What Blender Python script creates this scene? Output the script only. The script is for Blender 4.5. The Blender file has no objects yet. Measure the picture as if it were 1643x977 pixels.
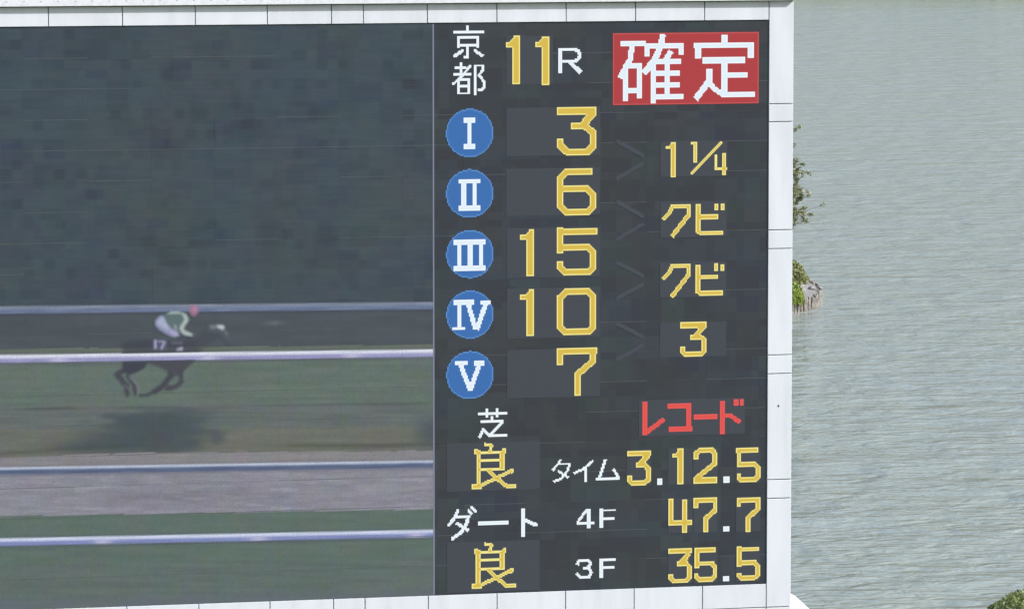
import bpy, math, random
import numpy as np
from mathutils import Vector, Matrix

# ------------------------------------------------------------------ camera
FPX, CX, CY, PW = 8000.0, 821.5, 488.5, 1643.0
PITCH = math.radians(5.53)
CAM = np.array([0.0, 0.0, 22.0])
col = bpy.context.scene.collection
cam_d = bpy.data.cameras.new("camera")
cam = bpy.data.objects.new("camera", cam_d)
col.objects.link(cam)
cam.location = CAM
cam.rotation_euler = (math.radians(90) - PITCH, 0, 0)
cam_d.sensor_fit = 'HORIZONTAL'
cam_d.sensor_width = 36.0
cam_d.lens = 36.0 * FPX / PW
cam_d.clip_start = 1.0
cam_d.clip_end = 8000.0
bpy.context.scene.camera = cam

# ------------------------------------------------------------------ light
EXPOSURE = 0.3
SUN_EL = math.radians(35)
sunv = Vector((0.935, -0.355, 0)).normalized() * math.cos(SUN_EL) + Vector((0, 0, math.sin(SUN_EL)))
w = bpy.data.worlds.new("World")
bpy.context.scene.world = w
w.use_nodes = True
wn = w.node_tree.nodes
wl = w.node_tree.links
sky = wn.new("ShaderNodeTexSky")
sky.sky_type = 'NISHITA'
sky.sun_disc = False
sky.sun_elevation = SUN_EL
sky.sun_rotation = math.atan2(sunv.x, sunv.y)
sky.air_density = 1.0
sky.dust_density = 2.2
sky.ozone_density = 1.0
wl.new(sky.outputs[0], wn["Background"].inputs[0])
wn["Background"].inputs[1].default_value = 0.14
sd = bpy.data.lights.new("sun", 'SUN')
sd.energy = 4.5
sd.angle = math.radians(0.5)
sd.color = (1.0, 0.97, 0.94)
so = bpy.data.objects.new("sun", sd)
col.objects.link(so)
so.rotation_euler = (-sunv).to_track_quat('-Z', 'Y').to_euler()
sc = bpy.context.scene
sc.view_settings.view_transform = 'Standard'
sc.view_settings.look = 'None'
sc.view_settings.exposure = EXPOSURE
sc.view_settings.gamma = 1.0
sc.view_settings.use_curve_mapping = False

rng = np.random.default_rng(11)
random.seed(5)

# ------------------------------------------------------------------ geometry of the place
Fv = np.array([0, math.cos(PITCH), -math.sin(PITCH)])
Uv = np.array([0, math.sin(PITCH), math.cos(PITCH)])
Rv = np.array([1.0, 0, 0])
SD = 100.0                                   # metres from the stand to the big screen
TH = math.radians(90 - 77.07)                # the screen stands a little askew
dv = np.array([math.cos(TH), math.sin(TH), 0])
nv = np.array([math.sin(TH), -math.cos(TH), 0])
P0 = CAM + SD * Fv
GROUND = 0.6

def ray(u, v):
    return Fv + (u - CX) / FPX * Rv - (v - CY) / FPX * Uv

def LO(u, v):
    """a point of the photograph as a point (along, height) of the screen's face"""
    r = ray(u, v)
    k = np.dot(P0 - CAM, nv) / np.dot(r, nv)
    p = CAM + k * r
    return float(np.dot(p - P0, dv)), float(p[2] - GROUND)

def PXL(s, z):
    """inverse of LO, for arrays"""
    P = P0[:, None] * 1.0 + dv[:, None] * s[None, :]
    P[2, :] = z + GROUND
    q = P - CAM[:, None]
    f = Fv @ q
    return CX + FPX * (Rv @ q) / f, CY - FPX * (Uv @ q) / f

def AT(u, v, z=0.0):
    """where the line of sight through a pixel meets the level z"""
    r = ray(u, v)
    k = (z - CAM[2]) / r[2]
    return CAM + k * r

def ATD(u, v, y):
    r = ray(u, v)
    return CAM + (y / r[1]) * r

def lin(c):
    c = np.asarray(c, float) / 255.0
    return np.where(c <= 0.04045, c / 12.92, ((c + 0.055) / 1.055) ** 2.4)

# ------------------------------------------------------------------ helpers
def tag(o, label=None, cat=None, group=None, kind=None):
    if label: o["label"] = label
    if cat: o["category"] = cat
    if group: o["group"] = group
    if kind: o["kind"] = kind
    return o

def empty(name, loc, rz=0.0):
    o = bpy.data.objects.new(name, None)
    o.location = loc
    o.rotation_euler = (0, 0, rz)
    o.empty_display_size = 0.3
    col.objects.link(o)
    return o

def mesh_obj(name, verts, faces, mats, parent=None, midx=None, smooth=False, cols=None):
    me = bpy.data.meshes.new(name)
    me.from_pydata([tuple(map(float, v)) for v in verts], [], [tuple(f) for f in faces])
    for m in (mats if isinstance(mats, (list, tuple)) else [mats]):
        me.materials.append(m)
    if midx is not None:
        me.polygons.foreach_set("material_index", np.asarray(midx, dtype=np.int32))
    if smooth:
        me.polygons.foreach_set("use_smooth", [True] * len(me.polygons))
    if cols is not None:
        a = me.color_attributes.new("led", 'FLOAT_COLOR', 'CORNER')
        c = np.ones((len(me.loops), 4), dtype=np.float32)
        c[:, :3] = cols
        a.data.foreach_set("color", c.ravel())
    me.update()
    o = bpy.data.objects.new(name, me)
    if parent: o.parent = parent
    col.objects.link(o)
    return o

def box_vf(x0, x1, y0, y1, z0, z1):
    v = [(x0, y0, z0), (x1, y0, z0), (x1, y1, z0), (x0, y1, z0), (x0, y0, z1), (x1, y0, z1), (x1, y1, z1), (x0, y1, z1)]
    f = [(0, 1, 5, 4), (1, 2, 6, 5), (2, 3, 7, 6), (3, 0, 4, 7), (4, 5, 6, 7), (3, 2, 1, 0)]
    return v, f

def bevel_box_vf(x0, x1, y0, y1, z0, z1, b):
    """a cladding panel: front (y0) edges chamfered"""
    v = [(x0 + b, y0, z0 + b), (x1 - b, y0, z0 + b), (x1 - b, y0, z1 - b), (x0 + b, y0, z1 - b),
         (x0, y0 + b, z0), (x1, y0 + b, z0), (x1, y0 + b, z1), (x0, y0 + b, z1),
         (x0, y1, z0), (x1, y1, z0), (x1, y1, z1), (x0, y1, z1)]
    f = [(0, 1, 2, 3)]
    for i in range(4):
        j = (i + 1) % 4
        f.append((4 + i, 4 + j, j, i))
        f.append((8 + i, 8 + j, 4 + j, 4 + i))
    f.append((11, 10, 9, 8))
    return v, f

def nodes_of(name):
    m = bpy.data.materials.new(name)
    m.use_nodes = True
    nt = m.node_tree
    return m, nt, nt.nodes, nt.links, nt.nodes["Principled BSDF"]

def noise(nt, scale, detail=3, coord='Object', vec_scale=None, rough=0.5):
    n = nt.nodes.new("ShaderNodeTexNoise")
    n.inputs["Scale"].default_value = scale
    n.inputs["Detail"].default_value = detail
    n.inputs["Roughness"].default_value = rough
    tc = nt.nodes.new("ShaderNodeTexCoord")
    if vec_scale is not None:
        mp = nt.nodes.new("ShaderNodeMapping")
        mp.inputs["Scale"].default_value = vec_scale
        nt.links.new(tc.outputs[coord], mp.inputs[0])
        nt.links.new(mp.outputs[0], n.inputs["Vector"])
    else:
        nt.links.new(tc.outputs[coord], n.inputs["Vector"])
    return n

def ramp(nt, src, stops):
    r = nt.nodes.new("ShaderNodeValToRGB")
    e = r.color_ramp.elements
    e[0].position, e[0].color = stops[0][0], (*stops[0][1], 1)
    e[1].position, e[1].color = stops[-1][0], (*stops[-1][1], 1)
    for p, c in stops[1:-1]:
        k = e.new(p); k.color = (*c, 1)
    nt.links.new(src, r.inputs[0])
    return r

def paint_mat(name, c, rough=0.45, var=0.04, streak=True, bump=0.0, mottle=6.0):
    m, nt, N, L, b = nodes_of(name)
    n1 = noise(nt, 1.0, 5, vec_scale=(3.0, 3.0, 0.5) if streak else (mottle, mottle, mottle))
    lo = tuple(x * (1 - var) for x in c); hi = tuple(min(1, x * (1 + var * 0.4)) for x in c)
    r = ramp(nt, n1.outputs[0], [(0.3, lo), (0.62, hi)])
    oi = N.new("ShaderNodeObjectInfo")
    mr = N.new("ShaderNodeMapRange")
    mr.inputs[3].default_value = 0.965; mr.inputs[4].default_value = 1.0
    L.new(oi.outputs["Random"], mr.inputs[0])
    mx = N.new("ShaderNodeMix"); mx.data_type = 'RGBA'; mx.blend_type = 'MULTIPLY'
    mx.inputs[0].default_value = 1.0
    L.new(r.outputs[0], mx.inputs[6]); L.new(mr.outputs[0], mx.inputs[7])
    L.new(mx.outputs[2], b.inputs["Base Color"])
    b.inputs["Roughness"].default_value = rough
    if bump:
        n2 = noise(nt, 8.0, 3)
        bp = N.new("ShaderNodeBump"); bp.inputs["Strength"].default_value = bump
        bp.inputs["Distance"].default_value = 0.01
        L.new(n2.outputs[0], bp.inputs["Height"]); L.new(bp.outputs[0], b.inputs["Normal"])
    return m

LEDK = 1.0 / (2 ** EXPOSURE)
def led_mat(name, base=(0.0275, 0.0315, 0.0395), grain=0.10):
    """black LED face: daylight on the louvres plus the light the diodes give off"""
    m, nt, N, L, b = nodes_of(name)
    b.inputs["Base Color"].default_value = (*base, 1)
    b.inputs["Roughness"].default_value = 0.75
    b.inputs["Specular IOR Level"].default_value = 0.2
    at = N.new("ShaderNodeAttribute"); at.attribute_name = "led"
    n = noise(nt, 1.0, 2, vec_scale=(34, 34, 60))
    mr = N.new("ShaderNodeMapRange")
    mr.inputs[1].default_value = 0.25; mr.inputs[2].default_value = 0.75
    mr.inputs[3].default_value = 1 - grain; mr.inputs[4].default_value = 1 + grain
    L.new(n.outputs[0], mr.inputs[0])
    L.new(at.outputs["Color"], b.inputs["Emission Color"])
    mu = N.new("ShaderNodeMath"); mu.operation = 'MULTIPLY'; mu.inputs[1].default_value = LEDK
    L.new(mr.outputs[0], mu.inputs[0])
    L.new(mu.outputs[0], b.inputs["Emission Strength"])
    return m

M_LED = led_mat("led_face", grain=0.22)
M_GLYPH = led_mat("led_lit_cells", grain=0.05)
M_WHITE = paint_mat("white_cladding", (0.59, 0.625, 0.685), 0.42, 0.08)
M_COPE = paint_mat("white_coping", (0.62, 0.645, 0.69), 0.5, 0.10, streak=False, bump=0.3, mottle=14)
M_BACK = paint_mat("dark_backing", (0.05, 0.05, 0.055), 0.7, 0.1)
M_JOINT = paint_mat("grey_joint_backing", (0.17, 0.175, 0.185), 0.7, 0.1)
M_LIP = paint_mat("cabinet_lip_glint", (0.066, 0.076, 0.086), 0.6, 0.2)  # cabinet top edges coloured lighter for the light they catch
M_STEEL = paint_mat("galvanised_steel", (0.35, 0.36, 0.37), 0.5, 0.2)

AMB = lin([60, 64, 70])          # what the unlit face looks like in this daylight

# ================================================================== THE BIG SCREEN
scr = empty("giant_screen", (P0[0], P0[1], GROUND), TH)
tag(scr, "huge trackside display with yellow race results beside a blurred race video, framed in white cladding", "display screen")

def zs(u, v): return LO(u, v)[1]
def ss(u, v): return LO(u, v)[0]
S_R = ss(1230.3, 500)
Z_T = zs(615, 39.2); Z_B = zs(615, 957.6)
S_L = ss(-165, 500)
S_DIV = ss(696, 500)
NC, NR = 14, 19
cw = (S_R - S_L) / NC; ch = (Z_T - Z_B) / NR
REC = 0.024                       # the face lies this far behind the cladding (local +y is away)

# ---- value noise for the video picture
_tab = rng.random((257, 257))
def vnoise(x, y):
    xi = np.floor(x).astype(int); yi = np.floor(y).astype(int)
    fx = x - xi; fy = y - yi
    fx = fx * fx * (3 - 2 * fx); fy = fy * fy * (3 - 2 * fy)
    a = _tab[xi % 257, yi % 257]; b = _tab[(xi + 1) % 257, yi % 257]
    c = _tab[xi % 257, (yi + 1) % 257]; d = _tab[(xi + 1) % 257, (yi + 1) % 257]
    return (a * (1 - fx) + b * fx) * (1 - fy) + (c * (1 - fx) + d * fx) * fy
def blk(x, y, sx, sy, o=0):
    return _tab[(np.floor(x / sx).astype(int) + o) % 257, (np.floor(y / sy).astype(int) + 3 * o) % 257]

def video(u, v):
    """colour (sRGB 0..255) of the broadcast picture at a place on the face"""
    t = np.clip(u / 695.0, -0.3, 1.05)
    out = np.empty((len(u), 3))
    def line(a, b): return a + (b - a) * t
    def put(mask, c, amp=4, sx=60, sy=2.5, seed=0):
        n = (vnoise(u / sx + seed * 7.3, v / sy + seed * 3.1) - 0.5) * 2 * amp
        n += (vnoise(u / (sx * .2) + seed, v / (sy * 1.3) + 9) - 0.5) * amp * .8
        cc = np.asarray(c, float)[None, :] + n[:, None]
        out[mask] = cc[mask]
    all_ = np.ones(len(u), bool)
    put(all_, (69, 80, 88), 2.0)
    # far wood: compression blocks of green, blue and mauve
    g = vnoise(u / 90 + 4, v / 70 + 1) - 0.5
    q = vnoise(u / 150 + 14, v / 90 + 11) - 0.5
    dz = np.zeros((len(u), 3))
    dz[:, 0] = g * 4 - 1; dz[:, 1] = -q * 3; dz[:, 2] = -g * 5
    b1 = blk(u, v, 17.5, 16, 1); b2 = blk(u, v, 34, 16, 5); b3 = blk(u, v, 51, 33, 9)
    dark = (b1 > 0.92) * (-5.0) + (b2 > 0.88) * (-4.0) + (b3 > 0.8) * (-3.5) + (vnoise(u / 40 + 60, v / 30 + 5) > .72) * (-2.5)
    dz += dark[:, None]
    dz[:, 2] += (b2 > 0.93) * 4 + (b3 > 0.9) * 2
    dz[:, 0] += (b1 < 0.06) * 3
    dz += ((blk(u, v, 17.5, 16, 21) - 0.5) * 3.0)[:, None]
    dz[:, 1] += (blk(u, v, 34, 32, 27) - 0.5) * 4.0
    fade = np.clip((line(560, 553) - v) / 20, 0, 1)
    out += dz * fade[:, None]
    # hedge behind the first rail
    put(v > line(498, 490), (77, 85, 92), 3, 60, 8, seed=12)
    # ground
    y_g = line(560, 553)
    put(v > y_g, (99, 109, 99), 3, seed=1)
    put(v > line(575, 567), (98, 112, 106), 4, 80, 4, seed=2)
    m = (v > line(652, 646))
    put(m, (100, 108, 107), 5, 90, 3, seed=3)
    m = (v > line(690, 684)); put(m, (106, 110, 103), 4, 90, 4, seed=4)
    dl = np.exp(-((v - line(657, 647)) / 2.2) ** 2) * vnoise(u / 80, v * 0 + 3)
    out -= (dl * 28)[:, None]
    dl = np.exp(-((v - line(728, 706) + 6 * np.sin(t * 5)) / 3.5) ** 2) * vnoise(u / 70 + 8, v * 0 + 1)
    out -= (dl * 26)[:, None]
    # tree's shadow on the verge
    wu = (vnoise(u / 22 + 5, v / 9 + 2) - .5) * 46 + (vnoise(u / 60, v / 20 + 7) - .5) * 40
    wv = (vnoise(u / 35 + 9, v / 12 + 4) - .5) * 14
    sh = 1 / (1 + np.exp(-(1 - (np.abs(u - 246 + wu + (v - 690) * .25) / 84) ** 3 - (np.abs(v - 693 + wv) / 33) ** 4) * 2.0))
    lean = 1 / (1 + np.exp(-(1 - ((u - 205 + wu * .6 + (v - 702) * 1.0) / 88) ** 2 - ((v - 706) / 20) ** 2) * 1.8))
    sh = np.clip(np.maximum(sh, lean), 0, 1) * (v > 645)
    out = out * (1 - .93 * sh[:, None]) + np.array([67, 78, 86])[None] * .93 * sh[:, None]
    s2 = np.exp(-(((u - 708) / 40) ** 4 + ((v - 695) / 24) ** 2))
    out = out * (1 - .7 * s2[:, None]) + np.array([70, 80, 90])[None] * .7 * s2[:, None]
    # dirt course
    edge = line(735, 720) - 3.5 * np.sin(np.clip(t, 0, 1) * 4.5) + (vnoise(u / 30, v * 0) - .5) * 3
    m = v > edge
    put(m, (132, 131, 135), 5, 50, 3, seed=5)
    m = v > line(761, 750)
    put(m, (136, 136, 147), 7, 34, 3.5, seed=6)
    k = vnoise(u / 45 + 3, v / 5 + 2) > .78
    out[m & k] += 9
    k = np.exp(-(((u - 290) / 120) ** 2 + ((v - 795) / 14) ** 2)); out[m] -= (k * 12)[m][:, None]
    m = v > line(828, 817)
    put(m, (94, 110, 104), 3.5, 70, 5, seed=7)
    m = v > line(905, 895)
    put(m, (95, 108, 105), 4, 90, 5, seed=8)
    d = np.clip((v - line(955, 938)) / 14, 0, 1)[:, None]
    out = out * (1 - d) + (out * .4 + np.array([98, 106, 116])[None] * .6) * d
    # chroma blocks of the broadcast over the ground
    gm = (v > y_g)
    cb = blk(u, v, 17, 16.5, 61) - .5; cr = blk(u, v, 34, 33, 67) - .5; lf = blk(u, v, 8.5, 8.5, 71) - .5
    ch_ = np.zeros((len(u), 3))
    ch_[:, 0] = cr * 4 + lf * 2; ch_[:, 1] = -cr * 2 - cb * 2 + lf * 2; ch_[:, 2] = cb * 5 + lf * 2
    out[gm] += ch_[gm]
    # rails
    def rail(l0, l1, r0, r1, top, low, under=None, bright=None, split=.3):
        nonlocal out
        a = line(l0, r0); b = line(l1, r1)
        f = (v - a) / (b - a)
        soft = (np.clip(.5 + (v - a) / 2.0, 0, 1) * np.clip(.5 + (b - v) / 2.0, 0, 1))[:, None]
        mix = np.clip((f - split) / .3, 0, 1)[:, None]
        c = np.asarray(top, float)[None] * (1 - mix) + np.asarray(low, float)[None] * mix
        c = c + ((vnoise(u / 30, v / 2 + l0) - .5) * 16)[:, None]
        if bright:
            for bx in bright:
                k = np.exp(-((u - bx) / 15) ** 2)[:, None] * mix
                c = c * (1 - .75 * k) + np.array([196, 192, 220])[None] * .75 * k
        if under is not None:
            h = (np.exp(-((v - b - 1.8) / 2.2) ** 2) * .5 + np.exp(-((v - a + 1.5) / 1.8) ** 2) * .35)[:, None]
            out = out * (1 - h) + np.asarray(under, float) * h
        out = out * (1 - soft) + c * soft
    rail(491.5, 503.5, 484.5, 496, (124, 134, 152), (106, 119, 148), (66, 68, 84))
    rail(569.5, 582, 560.5, 572.5, (214, 218, 232), (150, 150, 192), (84, 84, 104), (95, 335, 565))
    rail(750, 761.5, 738.5, 750, (186, 196, 216), (88, 100, 128), (108, 108, 124), None, .18)
    rail(863.5, 875.5, 849.5, 861.5, (202, 210, 232), (126, 136, 184), (76, 84, 100), (165, 415, 668))
    # distant scrap of white beyond the hedge
    k = np.exp(-(((u - 440) / 14) ** 2 + ((v - 518) / 4) ** 2)); out += (k * 18)[:, None]
    return np.clip(out, 0, 255)

def board(u, v):
    """unlit half: module-to-module differences"""
    out = np.tile(np.array([62., 68., 74.]), (len(u), 1))
    a = blk(u, v, 16, 16, 31) - .5; b = blk(u, v, 32, 16, 37); c = blk(u, v, 48, 32, 41) - .5
    out += (a * 4.5)[:, None] + (c * 5)[:, None]
    out += ((b > .85) * -6.0)[:, None]
    out[:, 2] += (b > .94) * 5
    out[:, 1] += (blk(u, v, 48, 32, 53) > .8) * 3
    g = vnoise(u / 60 + 40, v / 50) - .5
    out[:, 0] += g * 4; out[:, 2] -= g * 6
    return out

def em(c):
    return np.maximum(lin(c) - AMB, 0.0)

def cabinet(i, j):
    x0 = S_L + i * cw + 0.0004; x1 = S_L + (i + 1) * cw - 0.0004
    z1 = Z_T - j * ch - 0.0008; z0 = Z_T - (j + 1) * ch + 0.0008
    lip = 0.008 if rng.random() < 0.45 else 0.002
    zt = z1 - lip
    mid = PXL(np.array([(x0 + x1) / 2]), np.array([(z0 + z1) / 2]))[0][0]
    isv = x0 < S_DIV
    nx, nz = (18, 24) if isv else (8, 4)
    if isv and x1 > S_DIV: nx = 36
    xs = np.linspace(x0, x1, nx + 1); zz = np.linspace(z0, zt, nz + 1)
    y = REC + rng.normal(0, 0.0006)
    X, Z = np.meshgrid(xs, zz)
    V = [(a, y, b) for a, b in zip(X.ravel(), Z.ravel())]
    F = []; 
    for b in range(nz):
        for a in range(nx):
            k = b * (nx + 1) + a
            F.append((k, k + 1, k + nx + 2, k + nx + 1))
    if isv:
        u, v = PXL(X.ravel(), Z.ravel())
        cv = em(video(u, v)); rv = em(board(u, v))
        cv = np.where((X.ravel() <= S_DIV)[:, None], cv, rv)
        cc = cv[np.array(F).ravel()]
    else:
        xc = ((xs[:-1] + xs[1:]) / 2); zc = (zz[:-1] + zz[1:]) / 2
        XC, ZC = np.meshgrid(xc, zc)
        u, v = PXL(XC.ravel(), ZC.ravel())
        cc = np.repeat(em(board(u, v)), 4, axis=0)
    mi = [0] * len(F)
    n0 = len(V)
    V += [(x0, y, zt), (x1, y, zt), (x1, y, z1), (x0, y, z1),
          (x0, y + .12, z0), (x1, y + .12, z0), (x1, y + .12, z1), (x0, y + .12, z1), (x0, y, z0), (x1, y, z0)]
    F2 = [(n0, n0 + 1, n0 + 2, n0 + 3), (n0 + 3, n0 + 2, n0 + 6, n0 + 7), (n0 + 9, n0 + 8, n0 + 4, n0 + 5),
          (n0 + 8, n0 + 3, n0 + 7, n0 + 4), (n0 + 2, n0 + 9, n0 + 5, n0 + 6), (n0 + 7, n0 + 6, n0 + 5, n0 + 4)]
    F += F2
    mi += [1] + [2] * 5
    cc = np.vstack([cc, np.zeros((4 * len(F2), 3))])
    mesh_obj("led_cabinet", V, F, [M_LED, M_LIP, M_BACK], scr, mi, cols=cc)

for i in range(NC):
    for j in range(NR):
        cabinet(i, j)

# ---- characters drawn in lit LED cells
P = 0.0262
GX0, GZ0 = S_L, Z_B
NGX = int((S_R - S_L) / P) + 2; NGZ = int((Z_T - Z_B) / P) + 2
GXc = GX0 + (np.arange(NGX) + .5) * P
GZc = GZ0 + (np.arange(NGZ) + .5) * P

class Z:
    """strokes read off an enlargement of the photograph: origin and scale"""
    def __init__(s, ox, oy, k): s.ox, s.oy, s.k = ox, oy, k; s.dx = s.dy = 0
    def p(s, x, y): return LO(s.ox + (x + s.dx) / s.k, s.oy + (y + s.dy) / s.k)
    def w(s, w): return w / s.k / 80.0

def seg_mask(m, a, b, w, ext0=0, ext1=0):
    ax, az = a; bx, bz = b
    L = math.hypot(bx - ax, bz - az) + 1e-9
    dx, dz = (bx - ax) / L, (bz - az) / L
    X = GXc[None, :] - ax; Zz = GZc[:, None] - az
    t = X * dx + Zz * dz; d = np.abs(-X * dz + Zz * dx)
    m |= (t >= -ext0 - 1e-6) & (t <= L + ext1 + 1e-6) & (d <= w / 2)

def square_up(q, closed):
    """lay nearly level and nearly upright strokes along the rows and columns of diodes"""
    n = len(q)
    for i in range(n if closed else n - 1):
        a, b = q[i], q[(i + 1) % n]
        dx, dz = abs(a[0] - b[0]), abs(a[1] - b[1])
        if dz < .09 * dx: a[1] = b[1] = (a[1] + b[1]) / 2
        elif dx < .07 * dz: a[0] = b[0] = (a[0] + b[0]) / 2

def glyph_mask(z, strokes):
    m = np.zeros((NGZ, NGX), bool)
    for st in strokes:
        if st[0] == 'poly':
            pts = [list(z.p(*q)) for q in st[1]]
            square_up(pts, True)
            X = np.broadcast_to(GXc[None, :], m.shape); Y = np.broadcast_to(GZc[:, None], m.shape)
            ins = np.zeros(m.shape, bool)
            n = len(pts)
            for i in range(n):
                x1, y1 = pts[i]; x2, y2 = pts[(i + 1) % n]
                c = (y1 > Y) != (y2 > Y)
                with np.errstate(divide='ignore', invalid='ignore'):
                    xi = (x2 - x1) * (Y - y1) / (y2 - y1 if y2 != y1 else 1e-9) + x1
                ins ^= c & (X < xi)
            m |= ins
        elif st[0] == 'dot':
            c = z.p(*st[1]); r = z.w(st[2])
            rz_ = z.w(st[3]) if len(st) > 3 else r
            m |= (((GXc[None, :] - c[0]) / r) ** 2 + ((GZc[:, None] - c[1]) / rz_) ** 2) <= 1
        else:
            w, pts = st[0], st[1]
            closed = len(st) > 2 and st[2]
            q = [list(z.p(*a)) for a in pts]
            W = z.w(w)
            square_up(q, closed)
            if closed: q.append(q[0])
            def miter(k):
                """how far two strokes run past their shared corner to meet in a point"""
                if closed: a_, b_, c_ = q[(k - 1) % (len(q) - 1)], q[k % (len(q) - 1)], q[(k + 1) % (len(q) - 1)]
                elif 0 < k < len(q) - 1: a_, b_, c_ = q[k - 1], q[k], q[k + 1]
                else: return 0.0
                t1 = math.atan2(b_[1] - a_[1], b_[0] - a_[0]); t2 = math.atan2(c_[1] - b_[1], c_[0] - b_[0])
                d_ = abs((t2 - t1 + math.pi) % (2 * math.pi) - math.pi)
                return W / 2 * min(1.05, math.tan(min(d_, 2.0) / 2))
            for i in range(len(q) - 1):
                seg_mask(m, q[i], q[i + 1], W, miter(i), miter(i + 1))
    return m

def cells_obj(name, m, core, edge, parent, proud, label=None, per_cell=None):
    """quads for runs of lit cells; colours by row and by whether a cell is at the rim"""
    rim = m & ~(np.roll(m, 1, 0) & np.roll(m, -1, 0) & np.roll(m, 1, 1) & np.roll(m, -1, 1))
    V, F, C = [], [], []
    rows = np.where(m.any(1))[0]
    y = REC - proud
    for r in rows:
        c = np.where(m[r])[0]
        i = 0
        while i < len(c):
            j = i
            if per_cell is None:
                while j + 1 < len(c) and c[j + 1] == c[j] + 1 and rim[r, c[j + 1]] == rim[r, c[i]]: j += 1
                colr = edge if rim[r, c[i]] else core
            else:
                colr = per_cell[r, c[i]]
            x0 = GX0 + c[i] * P; x1 = GX0 + (c[j] + 1) * P; z0 = GZ0 + r * P; z1 = z0 + P
            k = len(V)
            V += [(x0, y, z0), (x1, y, z0), (x1, y, z1), (x0, y, z1)]
            F.append((k, k + 1, k + 2, k + 3))
            C += [colr] * 4
            i = j + 1
    if not F: return None
    o = mesh_obj(name, V, F, M_GLYPH, parent, cols=em(np.array(C)))
    if label: o["label"] = label
    return o

YC, YE = (217, 187, 80), (243, 232, 146)
WC, WE = (226, 240, 250), (240, 249, 255)
RC, RE = (226, 84, 80), (228, 92, 90)
def G(name, z, strokes, color, label=None, parent=None, proud=0.008):
    c = {'y': (YC, YE), 'w': (WC, WE), 'r': (RC, RE)}[color] if isinstance(color, str) else color
    return cells_obj(name, glyph_mask(z, strokes), c[0], c[1], parent or scr, proud, label)

Z1 = Z(690, 20, 5.868); Z2 = Z(960, 30, 4.979); Z3 = Z(700, 170, 5.429); Z4 = Z(700, 350, 3.257)
Z5 = Z(960, 200, 5.143); Z6 = Z(960, 390, 4.886); Z7 = Z(700, 640, 6.085); Z8 = Z(870, 630, 4.441)
Z9 = Z(700, 790, 5.477); ZA = Z(960, 780, 4.96); ZV = Z(150, 460, 4.887); ZP = Z(0, 0, 1.0)

# dim fields behind the figures
FC = (71, 76, 84)
def field(z, x0, y0, x1, y1):
    a = z.p(x0, y0); b = z.p(x1, y1)
    v, f = box_vf(min(a[0], b[0]), max(a[0], b[0]), REC - .0035, REC - .001, min(a[1], b[1]), max(a[1], b[1]))
    o = mesh_obj("display_field", v, f, M_LED, scr, cols=np.tile(em(np.array(FC)), (24, 1)))
    return o
for a in ((Z1, 720, 225, 1160, 680), (Z3, 612, 20, 1430, 430), (Z3, 610, 550, 1430, 948), (Z4, 370, 55, 858, 305),
          (Z4, 370, 370, 858, 620), (Z4, 370, 690, 858, 930), (Z5, 515, 140, 1065, 425), (Z5, 515, 640, 1060, 925),
          (Z6, 485, 155, 1005, 420), (Z6, 485, 625, 1005, 885), (Z7, 105, 435, 1015, 880), (Z9, 95, 440, 910, 855),
          (Z8, 690, 55, 1445, 292), (Z8, 605, 405, 775, 655), (Z8, 900, 400, 1070, 650), (Z8, 1078, 400, 1252, 645),
          (Z8, 1380, 392, 1555, 638), (ZA, 558, 98, 750, 368), (ZA, 760, 98, 950, 365), (ZA, 1098, 92, 1290, 358),
          (ZA, 558, 495, 750, 768), (ZA, 760, 490, 950, 765), (ZA, 1098, 485, 1290, 755)):
    field(*a)
CHV = ((74, 80, 89), (73, 79, 88))
for z, y in ((Z5, 0), (Z5, 500), (Z6, 0), (Z6, 478)):
    if z is Z5:
        st = [(34, [(150, 135 + y), (378, 262 + y)]), (34, [(378, 318 + y), (150, 450 + y)])]
    else:
        st = [(32, [(140, 148 + y), (358, 262 + y)]), (32, [(358, 320 + y), (140, 440 + y)])]
    for s_ in st:
        G("chevron_stroke", z, [s_], CHV, None, proud=0.0045)

# Kyoto, 11R
G("kanji_character", Z1, [(22, [(355, 130), (355, 180)]), (25, [(215, 187), (510, 187)]), (22, [(266, 225), (266, 335)]),
   (24, [(255, 236), (460, 236)]), (22, [(449, 225), (449, 335)]), (22, [(255, 313), (460, 313)]), (24, [(357, 318), (357, 430)]),
   (22, [(322, 426), (368, 426)]), (28, [(314, 358), (226, 420)]), (28, [(415, 358), (503, 418)])], 'w', "white character for capital at the top of the results")
G("kanji_character", Z1, [(22, [(297, 470), (297, 590)]), (22, [(230, 527), (342, 527)]), (24, [(385, 500), (300, 605), (212, 685)]),
   (23, [(220, 588), (395, 588)]), (23, [(271, 640), (271, 776)]), (20, [(270, 636), (376, 636)]), (23, [(364, 625), (364, 776)]),
   (18, [(265, 697), (370, 697)]), (22, [(265, 764), (372, 764)]), (27, [(425, 495), (425, 776)]), (22, [(415, 504), (510, 504)]),
   (24, [(500, 500), (500, 545), (464, 592), (513, 665), (513, 702), (492, 730), (452, 733)])], 'w', "white character for metropolis under the first one")
ONE1 = [('poly', [(785, 225), (847, 225), (847, 682), (778, 682), (778, 328), (715, 328), (715, 285), (752, 285), (785, 245)])]
G("digit", Z1, ONE1, 'y', "tall yellow 1, first figure of the race number")
Z1.dx = 272
G("digit", Z1, ONE1, 'y', "tall yellow 1, second figure of the race number")
Z1.dx = 0
G("letter", Z1, [(38, [(1231, 342), (1231, 578)]), (27, [(1215, 356), (1385, 356)]), (29, [(1370, 356), (1402, 370), (1412, 405), (1402, 440), (1370, 458)]),
   (27, [(1231, 458), (1385, 458)]), (40, [(1310, 462), (1422, 572)])], 'w', "white letter R after the race number")

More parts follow.
